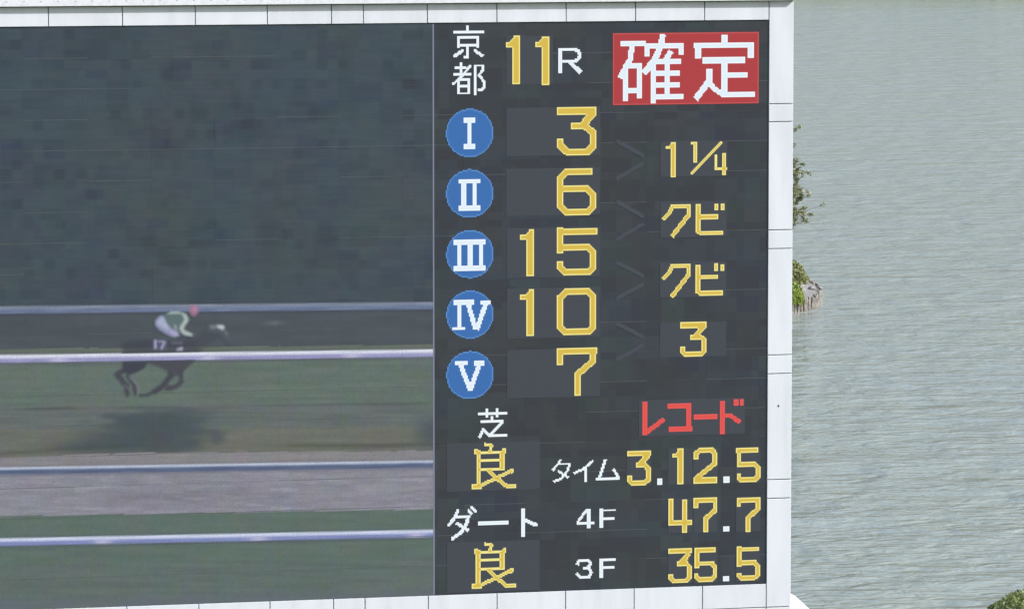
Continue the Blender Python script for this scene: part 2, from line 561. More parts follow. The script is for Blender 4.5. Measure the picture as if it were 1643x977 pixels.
# red plate
pl = [Z2.p(120, 122), Z2.p(1290, 104), Z2.p(1283, 678), Z2.p(120, 704)]
px0, px1 = pl[0][0], (pl[1][0] + pl[2][0]) / 2
pz1, pz0 = (pl[0][1] + pl[1][1]) / 2, (pl[2][1] + pl[3][1]) / 2
mp_ = (GXc[None, :] > px0) & (GXc[None, :] < px1) & (GZc[:, None] > pz0) & (GZc[:, None] < pz1)
plate = cells_obj("sign_plate", mp_, (176, 66, 68), (196, 84, 86), scr, 0.0045, "red lit plate marking the result as confirmed")
G("kanji_character", Z2, [(45, [(176, 201), (377, 199)]), (44, [(272, 210), (258, 325), (172, 478)]), (42, [(223, 372), (223, 658)]),
   (40, [(240, 378), (352, 376)]), (42, [(331, 362), (331, 636)]), (42, [(222, 581), (350, 578)]), (44, [(395, 304), (395, 212)]), (38, [(372, 222), (688, 218)]),
   (44, [(665, 200), (665, 290)]), (50, [(515, 130), (508, 205), (455, 325), (366, 440)]), (42, [(585, 262), (528, 345)]), (44, [(437, 350), (437, 678)]),
   (40, [(437, 352), (662, 346)]), (38, [(450, 437), (655, 434)]), (40, [(450, 531), (655, 527)]), (40, [(450, 632), (685, 626)]), (44, [(549, 340), (549, 625)])],
  'w', "white left character on the red plate", plate)
G("kanji_character", Z2, [(58, [(1008, 130), (1008, 205)]), (52, [(794, 325), (794, 202)]), (42, [(768, 219), (1250, 211)]), (52, [(1222, 192), (1222, 316)]),
   (44, [(830, 338), (1176, 329)]), (52, [(1012, 335), (1012, 615)]), (42, [(1012, 456), (1195, 452)]), (50, [(890, 402), (886, 500), (778, 645)]),
   (42, [(882, 505), (925, 560), (1005, 612)]), (42, [(985, 615), (1252, 608)])], 'w', "white right character on the red plate", plate)

# place badges with roman numerals
def badge(u, v, label):
    z = Z(0, 0, 1.0)
    return G("rank_badge", z, [('dot', (u, v), 38.6 * 1.005, 38.6 * 1.0)], ((62, 112, 178), (92, 142, 204)), label, proud=0.0045)
b1 = badge(754.0, 213.8, "blue round badge for first place")
G("roman_numeral", Z3, [(36, [(289, 112), (289, 380)]), (42, [(243, 130), (340, 130)]), (42, [(243, 359), (340, 359)])], 'w', None, b1)
b2 = badge(754.1, 310.8, "blue round badge for second place")
G("roman_numeral", Z3, [(38, [(241, 645), (241, 908)]), (42, [(334, 645), (334, 908)]), (34, [(200, 658), (389, 658)]), (38, [(200, 891), (389, 891)])], 'w', None, b2)
b3 = badge(754.4, 408.0, "blue round badge for third place")
G("roman_numeral", Z4, [(22, [(94, 126), (260, 126)]), (22, [(93, 263), (260, 263)]), (24, [(120, 120), (120, 268)]), (25, [(178, 120), (178, 268)]), (24, [(236, 120), (236, 268)])], 'w', None, b3)
b4 = badge(754.4, 504.8, "blue round badge for fourth place")
G("roman_numeral", Z4, [(24, [(120, 432), (120, 585)]), (22, [(90, 441), (200, 441)]), (20, [(88, 577), (150, 577)]), (24, [(165, 440), (207, 582)]), (24, [(262, 440), (213, 582)]),
   (22, [(235, 440), (283, 440)])], 'w', None, b4)
b5 = badge(754.5, 601.6, "blue round badge for fifth place")
G("roman_numeral", Z4, [(24, [(124, 755), (178, 898)]), (24, [(230, 755), (178, 898)]), (24, [(100, 757), (162, 757)]), (24, [(198, 757), (252, 757)])], 'w', None, b5)

# placings
G("digit", Z3, [(62, [(1053, 44), (1397, 44)]), (66, [(1372, 60), (1270, 180)]), (58, [(1170, 181), (1312, 181)]),
   (60, [(1300, 181), (1367, 235), (1367, 352), (1320, 400), (1140, 400), (1084, 350), (1084, 290)])], 'y', "big yellow 3 in the first place row")
G("digit", Z3, [(58, [(1367, 570), (1140, 570), (1084, 628), (1084, 878), (1140, 929), (1320, 929), (1367, 880), (1367, 778), (1320, 727), (1090, 727)])], 'y', "big yellow 6 in the second place row")
ONE4 = [('poly', [(484, 57), (513, 57), (513, 306), (474, 306), (474, 115), (441, 115), (441, 89), (463, 89), (483, 68)])]
FIVE4 = [(34, [(840, 69), (633, 69)]), (35, [(650, 52), (650, 188)]), (33, [(650, 153), (795, 153), (822, 182), (822, 256), (797, 284), (677, 284), (650, 257), (650, 227)])]
G("digit", Z4, ONE4, 'y', "yellow 1 of the 15 in the third place row")
G("digit", Z4, FIVE4, 'y', "yellow 5 of the 15 in the third place row")
Z4.dy = 313
G("digit", Z4, ONE4, 'y', "yellow 1 of the 10 in the fourth place row")
Z4.dy = 0
G("digit", Z4, [(34, [(675, 386), (797, 386), (821, 413), (821, 569), (797, 596), (675, 596), (650, 569), (650, 413)], True)], 'y', "yellow 0 of the 10 in the fourth place row")
G("digit", Z4, [(34, [(650, 767), (650, 697), (822, 697), (822, 745), (738, 817), (738, 926)]), (34, [(633, 697), (839, 697)])], 'y', "big yellow 7 in the fifth place row")

# margins
G("digit", Z5, [('poly', [(605, 143), (642, 143), (642, 431), (594, 431), (594, 206), (562, 206), (562, 180), (588, 180), (603, 160)])], 'y', "yellow 1 of the first margin")
G("digit", Z5, [(24, [(801, 143), (801, 318)]), (22, [(765, 160), (801, 160)])], 'y', "small thin yellow 1 of the quarter")
G("fraction_slash", Z5, [(22, [(1022, 148), (763, 410)])], 'y')
G("digit", Z5, [(24, [(969, 245), (969, 370)]), (22, [(958, 361), (1068, 361)]),
   (24, [(1038, 240), (1038, 413)])], 'y', "small thin yellow 4 of the quarter")
KU = [(32, [(618, 662), (590, 725), (535, 782)]), (33, [(600, 673), (768, 673)]), (36, [(750, 665), (747, 745), (608, 925)])]
BI = [(36, [(825, 658), (825, 882), (848, 896), (1028, 893)]), (36, [(840, 762), (990, 762)]), (31, [(973, 653), (973, 709)]), (34, [(1030, 653), (1030, 709)])]
G("katakana_character", Z5, KU, 'y', "yellow KU of the upper neck margin")
G("katakana_character", Z5, BI, 'y', "yellow BI of the upper neck margin")
Z5.dy = 96.4 * 5.143; Z5.dx = -2
G("katakana_character", Z5, KU, 'y', "yellow KU of the lower neck margin")
G("katakana_character", Z5, BI, 'y', "yellow BI of the lower neck margin")
Z5.dx = Z5.dy = 0
G("digit", Z6, [(48, [(643, 640), (847, 640)]), (42, [(828, 650), (758, 738)]), (34, [(724, 737), (812, 737)]),
   (36, [(805, 735), (830, 762), (830, 845), (806, 870), (680, 870), (661, 850), (661, 813)])], 'y', "yellow 3, the margin beside the fourth place")

# record, time
G("katakana_character", Z8, [(38, [(733, 65), (733, 298)]), (34, [(738, 288), (868, 188)])], 'r', "red RE of the record notice")
G("katakana_character", Z8, [(36, [(898, 91), (1066, 91)]), (42, [(1047, 73), (1047, 276)]), (37, [(898, 257), (1068, 257)])], 'r', "red KO of the record notice")
G("katakana_character", Z8, [(36, [(1085, 169), (1247, 169)])], 'r', "red long bar of the record notice")
G("katakana_character", Z8, [(40, [(1286, 62), (1286, 293)]), (32, [(1300, 160), (1342, 162), (1412, 212)]), (30, [(1384, 43), (1384, 92)]), (30, [(1423, 43), (1423, 92)])], 'r', "red DO of the record notice")
THREE8 = [(45, [(605, 432), (773, 432)]), (42, [(755, 440), (690, 520)]), (36, [(670, 517), (745, 517)]), (36, [(735, 515), (756, 542), (756, 620), (730, 642), (645, 642), (623, 625), (623, 588)])]
FIVE8 = [(36, [(1543, 409), (1386, 409)]), (36, [(1404, 390), (1404, 530)]), (35, [(1404, 508), (1515, 508), (1538, 532), (1538, 598), (1514, 621), (1420, 621), (1404, 606), (1404, 578)])]
G("digit", Z8, THREE8, 'y', "yellow 3 of the winning time")
G("decimal_point", Z8, [(44, [(817, 632), (858, 632)])], 'w', "white square point in the winning time")
G("digit", Z8, [('poly', [(968, 400), (1004, 400), (1004, 649), (963, 649), (963, 464), (924, 464), (924, 438), (950, 438), (966, 418)])], 'y', "yellow 1 of the winning time")
G("digit", Z8, [(36, [(1099, 478), (1099, 432), (1122, 412), (1212, 412), (1234, 436), (1234, 500), (1105, 605)]), (38, [(1083, 623), (1252, 623)]), (30, [(1098, 595), (1098, 640)])], 'y', "yellow 2 of the winning time")
G("decimal_point", Z8, [(42, [(1294, 617), (1336, 617)])], 'w', "white square point before the last figure of the time")
G("digit", Z8, FIVE8, 'y', "yellow 5 of the winning time")
G("katakana_character", Z7, [(24, [(1212, 588), (1194, 632), (1132, 698)]), (22, [(1200, 634), (1312, 634)]), (25, [(1300, 630), (1290, 690), (1222, 778), (1145, 806)]), (22, [(1185, 698), (1295, 768)])], 'w', "white TA of the time label")
G("katakana_character", Z7, [(24, [(1535, 600), (1440, 682), (1345, 724)]), (29, [(1460, 655), (1460, 804)])], 'w', "white I of the time label")
G("katakana_character", Z8, [(20, [(452, 474), (408, 612)]), (20, [(386, 614), (545, 606)]), (20, [(508, 540), (550, 618)])], 'w', "white MU of the time label")

# going
G("kanji_character", Z7, [(26, [(404, 143), (692, 141)]), (26, [(498, 88), (498, 184)]), (26, [(600, 88), (600, 184)]), (25, [(549, 168), (549, 218)]),
   (24, [(430, 219), (656, 219)]), (28, [(645, 222), (525, 352)]), (26, [(505, 356), (692, 354)]), (27, [(458, 283), (452, 320), (422, 378)]), (24, [(462, 300), (515, 352)])], 'w', "white character for turf")
RYO = [(34, [(470, 445), (548, 450)]), (34, [(540, 445), (526, 522)]), (44, [(412, 505), (412, 862)]), (27, [(372, 523), (680, 523)]), ('dot', (388, 505), 22),
       ('dot', (666, 502), 22), (40, [(645, 510), (645, 692)]), (24, [(430, 599), (630, 599)]), (26, [(430, 681), (660, 681)]), (42, [(348, 852), (445, 855)]),
       (34, [(430, 845), (560, 785), (655, 738), (735, 700)]), ('dot', (735, 702), 24), (38, [(508, 692), (600, 780), (690, 848), (778, 852)])]
G("kanji_character", Z7, RYO, 'y', "yellow character for good going under the turf sign")
Z7.dy = 159.6 * 6.085
G("kanji_character", Z7, RYO, 'y', "yellow character for good going under the dirt sign")
Z7.dy = 0
G("katakana_character", Z9, [(27, [(192, 150), (165, 220), (105, 292)]), (24, [(180, 209), (292, 209)]), (30, [(285, 200), (270, 262), (225, 345), (135, 412)]), (30, [(178, 266), (285, 335)]),
   (20, [(276, 148), (314, 192)]), (20, [(306, 124), (352, 170)])], 'w', "white DA of the dirt sign")
G("katakana_character", Z9, [(27, [(363, 269), (636, 267)])], 'w', "white long bar of the dirt sign")
G("katakana_character", Z9, [(36, [(763, 143), (763, 393)]), (32, [(780, 242), (890, 288)])], 'w', "white TO of the dirt sign")
G("digit", Z9, [(24, [(1325, 150), (1238, 268)]), (25, [(1233, 269), (1387, 267)]), (32, [(1341, 148), (1341, 318)])], 'w', "small white 4 of the four furlong label")
EF = [(29, [(1450, 145), (1450, 314)]), (22, [(1438, 156), (1579, 154)]), (22, [(1450, 229), (1566, 227)])]
G("letter", Z9, EF, 'w', "white F of the four furlong label")
G("digit", Z9, [(26, [(1240, 635), (1255, 602), (1290, 594), (1340, 597), (1358, 625), (1340, 657), (1290, 667)]), (26, [(1340, 662), (1365, 700), (1345, 736), (1300, 744), (1262, 738), (1238, 708)])], 'w', "small white 3 of the three furlong label")
Z9.dy = 433
G("letter", Z9, EF, 'w', "white F of the three furlong label")
Z9.dy = 0
G("digit", ZA, [(38, [(577, 102), (577, 312)]), (42, [(560, 293), (747, 290)]), (42, [(692, 100), (692, 371)])], 'y', "yellow 4 of the four furlong time")
SEV = [(40, [(781, 172), (781, 112), (931, 112), (931, 190), (856, 255), (856, 367)]), (40, [(762, 112), (951, 112)])]
G("digit", ZA, SEV, 'y', "yellow 7 before the point of the four furlong time")
G("decimal_point", ZA, [(44, [(998, 339), (1044, 339)])], 'w', "white square point of the four furlong time")
ZA.dx = 338; ZA.dy = -7
G("digit", ZA, SEV, 'y', "yellow 7 after the point of the four furlong time")
ZA.dx = ZA.dy = 0
G("digit", ZA, [(42, [(558, 517), (745, 515)]), (42, [(725, 530), (655, 617)]), (38, [(632, 614), (712, 614)]), (36, [(702, 612), (726, 638), (726, 725), (700, 750), (597, 750), (576, 731), (576, 696)])], 'y', "yellow 3 of the three furlong time")
FIVA = [(38, [(940, 508), (764, 508)]), (40, [(783, 490), (783, 650)]), (38, [(783, 613), (905, 613), (931, 642), (931, 715), (905, 738), (805, 738), (782, 720), (782, 694)])]
G("digit", ZA, FIVA, 'y', "yellow 5 before the point of the three furlong time")
G("decimal_point", ZA, [(42, [(998, 735), (1044, 735)])], 'w', "white square point of the three furlong time")
ZA.dx = 338; ZA.dy = -9
G("digit", ZA, FIVA, 'y', "yellow 5 after the point of the three furlong time")
ZA.dx = ZA.dy = 0

# ---- the runner and rider in the video picture, drawn in the same cells with soft edges
UU, VV = PXL(np.tile(GXc, NGZ), np.repeat(GZc, NGX))
sel = (UU > 150) & (UU < 400) & (VV > 470) & (VV < 660)
sub_u, sub_v = UU[sel], VV[sel]
base = np.zeros((NGZ * NGX, 3)); base[sel] = video(sub_u, sub_v)
base = base.reshape(NGZ, NGX, 3)
def blur(a, n=1):
    for _ in range(n):
        a = (a + np.roll(a, 1, 0) + np.roll(a, -1, 0) + np.roll(a, 1, 1) + np.roll(a, -1, 1)) / 5.0
    return a
def paint_layers(name, layers, label, clip=None):
    img = base.copy(); cov = np.zeros((NGZ, NGX))
    for strokes, c, op, nb in layers:
        a = blur(glyph_mask(ZV, strokes).astype(float), nb) * op
        if clip is not None: a = a * clip
        img = img * (1 - a[..., None]) + np.asarray(c, float) * a[..., None]
        cov = np.maximum(cov, a)
    m = cov > 0.12
    base[m] = img[m]
    cells_obj(name, m, None, None, scr, 0.0045, label, per_cell=img)
vv = VV.reshape(NGZ, NGX); uu = UU.reshape(NGZ, NGX)
ry0 = 569.5 - 9 * uu / 695; ry1 = 582.3 - 9.8 * uu / 695
norail = ~((vv > ry0 - 0.5) & (vv < ry1 + .3))
DK = (62, 64, 77)
paint_layers("racehorse_picture", [
    ([('poly', [(225, 430), (350, 415), (470, 400), (640, 430), (800, 400), (900, 320), (960, 300), (1040, 340), (1100, 430), (1070, 460), (980, 400), (880, 470), (830, 530), (780, 600), (700, 665), (600, 690), (560, 650), (430, 600), (380, 655), (280, 690), (225, 640)])], DK, .42, 3),
    ([('poly', [(235, 440), (360, 425), (640, 430), (780, 430), (830, 500), (780, 600), (430, 600), (240, 600)])], DK, .35, 3),
    ([('poly', [(230, 590), (430, 590), (390, 645), (280, 695), (225, 665)])], DK, .85, 1),
    ([('poly', [(440, 590), (785, 588), (705, 665), (650, 700), (590, 690), (575, 650)])], (74, 74, 84), .85, 1),
    ([(42, [(245, 650), (187, 690), (262, 780), (272, 860)])], (68, 68, 80), .85, 1),
    ([(34, [(262, 690), (318, 770), (335, 850)])], (72, 72, 82), .85, 1),
    ([(14, [(285, 705), (350, 775), (350, 850)])], (128, 132, 142), .7, 1),
    ([(14, [(245, 765), (290, 815), (290, 855)])], (112, 118, 130), .6, 1),
    ([(44, [(620, 680), (545, 780), (470, 828)]), (26, [(480, 820), (420, 850), (355, 855)])], (66, 68, 78), .88, 1),
    ([(36, [(680, 650), (692, 745), (640, 788), (560, 800)])], (70, 72, 80), .88, 1),
    ([('poly', [(895, 300), (1000, 290), (1050, 350), (1100, 440), (1060, 440), (1000, 370), (900, 350)])], (90, 100, 106), .6, 3),
    ([('poly', [(915, 302), (965, 300), (970, 332), (920, 334)])], (120, 128, 136), .8, 1),
    ([('poly', [(972, 298), (1015, 295), (1034, 322), (1020, 338), (975, 330)])], (182, 192, 196), .95, 1),
    ([(16, [(1030, 340), (1050, 380)])], (120, 130, 132), .6, 1),
    ([('poly', [(468, 412), (578, 412), (580, 498), (470, 500)])], (96, 98, 128), .6, 2),
    ([(17, [(488, 418), (488, 492)]), (13, [(510, 428), (562, 428)]), (17, [(562, 430), (530, 492)])], (168, 170, 198), .9, 1),
    ([('poly', [(650, 488), (700, 468), (708, 492), (700, 508), (652, 506)])], (170, 170, 195), .85, 1),
    ([('poly', [(610, 430), (705, 425), (700, 450), (615, 452)])], (112, 112, 130), .6, 1),
], "blurred dark racehorse at a gallop in the video picture", norail)
paint_layers("jockey_picture", [
    ([('poly', [(552, 222), (515, 232), (484, 268), (482, 300), (515, 338), (580, 376), (640, 400), (672, 396), (668, 350), (610, 318), (585, 280), (570, 240)])], (142, 148, 182), .95, 2),
    ([('poly', [(545, 235), (515, 250), (495, 285), (540, 320), (600, 352), (590, 310), (565, 275)])], (176, 182, 206), .75, 2),
    ([('poly', [(610, 335), (650, 350), (668, 385), (640, 390), (600, 365)])], (180, 172, 205), .6, 1),
    ([('poly', [(550, 222), (620, 195), (715, 210), (742, 240), (705, 300), (665, 322), (620, 320), (580, 285)])], (94, 113, 114), .95, 1),
    ([(18, [(575, 212), (640, 202), (712, 212)])], (168, 186, 182), .85, 1),
    ([(34, [(712, 215), (732, 260), (690, 325), (705, 355), (775, 384)])], (168, 182, 180), .95, 1),
    ([(24, [(640, 300), (655, 345)])], (140, 156, 160), .8, 1),
    ([('dot', (787, 187), 37, 44)], (160, 114, 140), .9, 2),
    ([('dot', (795, 175), 18, 22)], (188, 138, 168), .6, 2),
    ([(12, [(640, 402), (770, 396)])], (66, 70, 82), .6, 1),
], "crouching jockey in green and white with a pink cap in the video picture")

# ---- thin divider between picture and results
a = S_DIV
v, f = box_vf(a - .014, a + .016, REC - .006, REC - .001, Z_B + .01, Z_T - .01)
mesh_obj("divider_line", v, f, M_GLYPH, scr, cols=np.tile(em(np.array([128, 134, 152])), (24, 1)))

# ---- white cladding
GAP = 0.0085
TH_P = 0.06
Z_TP = zs(615, 3.0)              # the top row runs up under the coping
S_C0, S_C1 = ss(1231.5, 500), ss(1270.9, 500)
def panel(x0, x1, z0, z1, y0=0.0, name="cladding_panel"):
    g = GAP
    dy = rng.normal(0, 0.0012)
    v, f = bevel_box_vf(x0 + g, x1 - g, y0 + dy, y0 + TH_P, z0 + g, z1 - g, 0.006)
    return mesh_obj(name, v, f, M_WHITE, scr)
Z_ROWTOP = zs(615, -2)
xs_top = [ss(x, 30) for x in (77.5, 196.4, 313.2, 428.7, 531.8, 582.9, 685.6, 797.2, 908.3, 1019.6, 1130.4)]
pitch_ = xs_top[1] - xs_top[0]
xs_top = [S_L - .02, xs_top[0] - 1.38 * pitch_, xs_top[0] - pitch_] + xs_top + [S_C0]
xs_top = [xs_top[0], xs_top[2]] + xs_top[3:]
zbot_panel = zs(1250, 973)
for a, b in zip(xs_top[:-1], xs_top[1:]):
    panel(a, b, Z_T + .012 - GAP, Z_ROWTOP)
    panel(a, b, zbot_panel, Z_B - .006 + GAP)
    panel(a, b, zbot_panel - 0.75, zbot_panel)
zr = [Z_ROWTOP] + [zs(1250, y) for y in (167, 195.7, 369, 399, 569.3, 599.3, 768.9, 799)] + [zbot_panel, zbot_panel - .75]
for a, b in zip(zr[:-1], zr[1:]):
    panel(S_C0, S_C1 + GAP, b, a)
    panel(S_L - .02 - .55, S_L - .02, b, a)
# dark carcass behind the cladding, set in by the joint
parts_back = [(S_L - .57, S_C1 - .02, Z_T + .02, Z_ROWTOP), (S_L - .57, S_C1 - .02, zbot_panel - .74, Z_B - .02)]
V, F = [], []
for (a, b, c, d) in parts_back + [(S_C0 - .012, S_C1 - .02, Z_B - .02, Z_T + .02), (S_L - .57, S_L - .008, Z_B - .02, Z_T + .02)]:
    v, f = box_vf(a, b, 0.045, 0.50, c, d); k = len(V)
    V += v; F += [tuple(i + k for i in q) for q in f]
mesh_obj("frame_carcass", V, F, M_JOINT, scr)
v, f = box_vf(S_L - .56, S_C1 - .03, 0.505, 1.9, zbot_panel - .7, Z_ROWTOP)
mesh_obj("rear_housing", v, f, M_WHITE, scr)

hs, hz = LO(1249, 651)
n = 10
v = [(hs + .021 * math.cos(2 * math.pi * i / n), -.004, hz + .024 * math.sin(2 * math.pi * i / n)) for i in range(n)] + \
    [(hs + .021 * math.cos(2 * math.pi * i / n), .010, hz + .024 * math.sin(2 * math.pi * i / n)) for i in range(n)]
f = [tuple(range(n))] + [(n + i, n + (i + 1) % n, (i + 1) % n, i) for i in range(n)]
mesh_obj("dark_plug", v, f, M_BACK, scr)

# coping along the top, its lower edge throwing a band of shade on the panels
c0 = zs(615, 6.4)
OV = 0.118
s_end = S_C1 + .012
v, f = bevel_box_vf(S_L - .62, s_end, -OV, .7, c0, c0 + .62, 0.008)
cop = mesh_obj("coping", v, f, M_COPE, scr)
me = bpy.data.meshes.new("bolt_head")
n = 8
bv = [(.011 * math.cos(2 * math.pi * i / n), -.004, .011 * math.sin(2 * math.pi * i / n)) for i in range(n)] + \
     [(.013 * math.cos(2 * math.pi * i / n), 0, .013 * math.sin(2 * math.pi * i / n)) for i in range(n)]
bf = [tuple(range(n))] + [(n + i, n + (i + 1) % n, (i + 1) % n, i) for i in range(n)]
me.from_pydata(bv, [], bf); me.materials.append(M_STEEL)
x = ss(10, 5)
while x < s_end - .1:
    o = bpy.data.objects.new("bolt_head", me); o.parent = cop
    o.location = (x, -OV - .001, c0 + .10 + 0.0)
    col.objects.link(o); x += 0.335

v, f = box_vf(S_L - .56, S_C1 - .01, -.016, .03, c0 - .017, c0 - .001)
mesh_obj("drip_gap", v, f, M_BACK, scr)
# sloping white hood of the plinth behind the frame
za, zb = zs(1276, 958.8), zs(1276, 985)
h = za - zb
xa, xb = ss(1282.5, 960), ss(1282.5, 960) + h * 1.0
x0 = S_L - 1.2
y0 = .10
v = [(x0, y0, zb), (xb, y0, zb), (xb, y0 + 1.0, zb), (x0, y0 + 1.0, zb),
     (x0 + h, y0 + h * .7, za), (xa, y0 + h * .7, za), (xa, y0 + 1.0 - h, za), (x0 + h, y0 + 1.0 - h, za)]
v += [(x0, y0, zb - .9), (xb, y0, zb - .9), (xb, y0 + 1.0, zb - .9), (x0, y0 + 1.0, zb - .9)]
f = [(4, 5, 6, 7), (0, 1, 5, 4), (1, 2, 6, 5), (2, 3, 7, 6), (3, 0, 4, 7), (8, 9, 1, 0), (9, 10, 2, 1), (10, 11, 3, 2), (11, 8, 0, 3), (11, 10, 9, 8)]
mesh_obj("plinth_hood", v, f, M_WHITE, scr)
for x in (S_L + 1.5, S_L + 8.5, S_R - 1.5):
    v, f = box_vf(x - .45, x + .45, .5, 1.5, -.3, zb - .9)
    mesh_obj("support_column", v, f, M_STEEL, scr)

# ================================================================== WATER, GROUND
def water_mat():
    m, nt, N, L, b = nodes_of("pond_water")
    b.inputs["Base Color"].default_value = (0.150, 0.172, 0.140, 1)
    b.inputs["Roughness"].default_value = 0.12
    b.inputs["IOR"].default_value = 1.33
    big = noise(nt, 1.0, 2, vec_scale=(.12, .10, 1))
    r = ramp(nt, big.outputs[0], [(0.3, (0.283, 0.318, 0.280)), (0.7, (0.288, 0.328, 0.315))])  # olive to blue patches: uneven reflection painted into the base colour
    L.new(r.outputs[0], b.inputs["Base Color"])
    # far bank's green reflection, painted as an olive tint in the base colour
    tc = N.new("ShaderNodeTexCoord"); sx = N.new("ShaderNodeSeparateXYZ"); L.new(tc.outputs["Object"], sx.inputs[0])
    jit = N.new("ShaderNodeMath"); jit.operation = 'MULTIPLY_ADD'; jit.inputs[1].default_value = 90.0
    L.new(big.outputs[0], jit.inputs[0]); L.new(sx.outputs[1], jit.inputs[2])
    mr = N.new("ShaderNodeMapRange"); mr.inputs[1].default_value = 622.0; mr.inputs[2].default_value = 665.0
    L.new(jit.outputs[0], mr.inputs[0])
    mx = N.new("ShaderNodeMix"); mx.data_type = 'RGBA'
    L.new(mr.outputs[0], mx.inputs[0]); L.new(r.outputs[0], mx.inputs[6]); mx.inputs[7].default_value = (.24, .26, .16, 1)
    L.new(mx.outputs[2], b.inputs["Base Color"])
    def waves(rot, sx, sy, det, dist):
        """noise drawn out along the crests, crests turned by rot"""
        n = noise(nt, 1.0, det, vec_scale=(sx, sy, 1), rough=.5)
        n.inputs["Distortion"].default_value = dist
        n.inputs["Vector"].links[0].from_node.inputs["Rotation"].default_value = (0, 0, math.radians(rot))
        return n
    ws = [(waves(-30, .65, 1.1, 2, 1.0), 1.0), (waves(14, 1.0, 1.8, 2, .8), .5), (waves(-38, .16, .40, 1, .5), 1.5), (waves(3, 2.6, 3.6, 1, .3), .16), (waves(9, .45, .30, 1, .4), 1.2)]
    acc = None
    for nd, k in ws:
        ad = N.new("ShaderNodeMath"); ad.operation = 'MULTIPLY_ADD'; ad.inputs[1].default_value = k; ad.inputs[2].default_value = 0
        L.new(nd.outputs[0], ad.inputs[0])
        if acc is not None: L.new(acc.outputs[0], ad.inputs[2])
        acc = ad
    ad2 = acc
    bp = N.new("ShaderNodeBump"); bp.inputs["Strength"].default_value = 1.0
    bp.inputs["Distance"].default_value = .20
    L.new(ad2.outputs[0], bp.inputs["Height"]); L.new(bp.outputs[0], b.inputs["Normal"])
    return m
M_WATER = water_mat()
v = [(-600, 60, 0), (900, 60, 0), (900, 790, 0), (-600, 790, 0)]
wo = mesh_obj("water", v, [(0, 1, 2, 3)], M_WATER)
tag(wo, "grey green rippled pond water behind the screen", None, None, "structure")

def ground_mat(name, c0_, c1_, sc_=3.0, bump=.4):
    m, nt, N, L, b = nodes_of(name)
    n1 = noise(nt, sc_, 6, rough=.65)
    r = ramp(nt, n1.outputs[0], [(0.32, c0_), (0.68, c1_)])
    L.new(r.outputs[0], b.inputs["Base Color"]); b.inputs["Roughness"].default_value = .95
    n2 = noise(nt, sc_ * 6, 4)
    bp = N.new("ShaderNodeBump"); bp.inputs["Strength"].default_value = bump; bp.inputs["Distance"].default_value = .05
    L.new(n2.outputs[0], bp.inputs["Height"]); L.new(bp.outputs[0], b.inputs["Normal"])
    return m
M_TURF = ground_mat("turf_ground", (.045, .07, .022), (.08, .11, .035), .8)
M_GRAVEL = ground_mat("island_gravel", (.17, .165, .16), (.34, .33, .32), 6.0)
M_SOIL = ground_mat("soil", (.10, .085, .065), (.18, .155, .12), 4.0)

# one sheet of ground to the horizon, hollowed out under the pond
gx = np.concatenate([np.linspace(-4000, -620, 8), np.linspace(-560, 860, 60), np.linspace(950, 4000, 8)])
gy = np.concatenate([np.linspace(-600, 100, 15), np.linspace(112, 150, 14), np.linspace(170, 700, 16), np.linspace(710, 800, 18), np.linspace(900, 6000, 10)])
V, F = [], []
def shore_near(x): return 134.0 + 1.5 * math.sin(x * .09) - max(0, x - 40) * .02
for yy in gy:
    for xx in gx:
        near = (shore_near(xx) - yy) / 3.0
        far = (yy - 742 - 6 * math.sin(xx * .01)) / 8.0
        side = max((-560 - xx) / 10, (xx - 860) / 10)
        k = max(near, far, side)
        z = max(-1.8, min(.6, k)) if k < 1 else .6
        V.append((xx, yy, z))
nxg = len(gx)
for j in range(len(gy) - 1):
    for i in range(nxg - 1):
        k = j * nxg + i
        F.append((k, k + 1, k + nxg + 1, k + nxg))
go = mesh_obj("ground", V, F, M_TURF, smooth=True)
tag(go, "turf ground around the pond", None, None, "structure")

# ================================================================== PLANTS
def leaf_mat(name, stops, rough=.6):
    m, nt, N, L, b = nodes_of(name)
    g = N.new("ShaderNodeNewGeometry")
    r = ramp(nt, g.outputs["Random Per Island"], stops)
    L.new(r.outputs[0], b.inputs["Base Color"])
    b.inputs["Roughness"].default_value = rough
    tr = N.new("ShaderNodeBsdfTranslucent"); L.new(r.outputs[0], tr.inputs[0])
    mx = N.new("ShaderNodeMixShader"); mx.inputs[0].default_value = .3
    out = N["Material Output"]
    L.new(b.outputs[0], mx.inputs[1]); L.new(tr.outputs[0], mx.inputs[2]); L.new(mx.outputs[0], out.inputs[0])
    return m
M_LEAF_SHRUB = leaf_mat("shrub_leaf", [(0, (.10, .14, .035)), (.5, (.21, .27, .075)), (.85, (.34, .39, .14)), (1, (.48, .50, .24))])
M_LEAF_DARK = leaf_mat("dark_shrub_leaf", [(0, (.08, .10, .03)), (.5, (.20, .23, .08)), (1, (.42, .44, .20))])
M_LEAF_LIME = leaf_mat("lime_grass_leaf", [(0, (.13, .19, .03)), (.6, (.24, .33, .05)), (1, (.38, .46, .10))])
M_LEAF_TREE = leaf_mat("tree_leaf", [(0, (.10, .12, .06)), (.45, (.25, .28, .14)), (.8, (.44, .45, .26)), (1, (.60, .60, .40))])
M_BARK = ground_mat("bark", (.09, .075, .06), (.18, .155, .13), 12.0)
M_STAKE = ground_mat("weathered_stake", (.12, .112, .10), (.36, .34, .31), 5.0)
M_STAKETOP = ground_mat("stake_lit_cut_end", (.36, .34, .31), (.54, .52, .48), 9.0)  # cut ends, coloured paler for the light on the stake tops
M_STONE = ground_mat("pale_stone", (.15, .148, .14), (.34, .335, .32), 5.0)

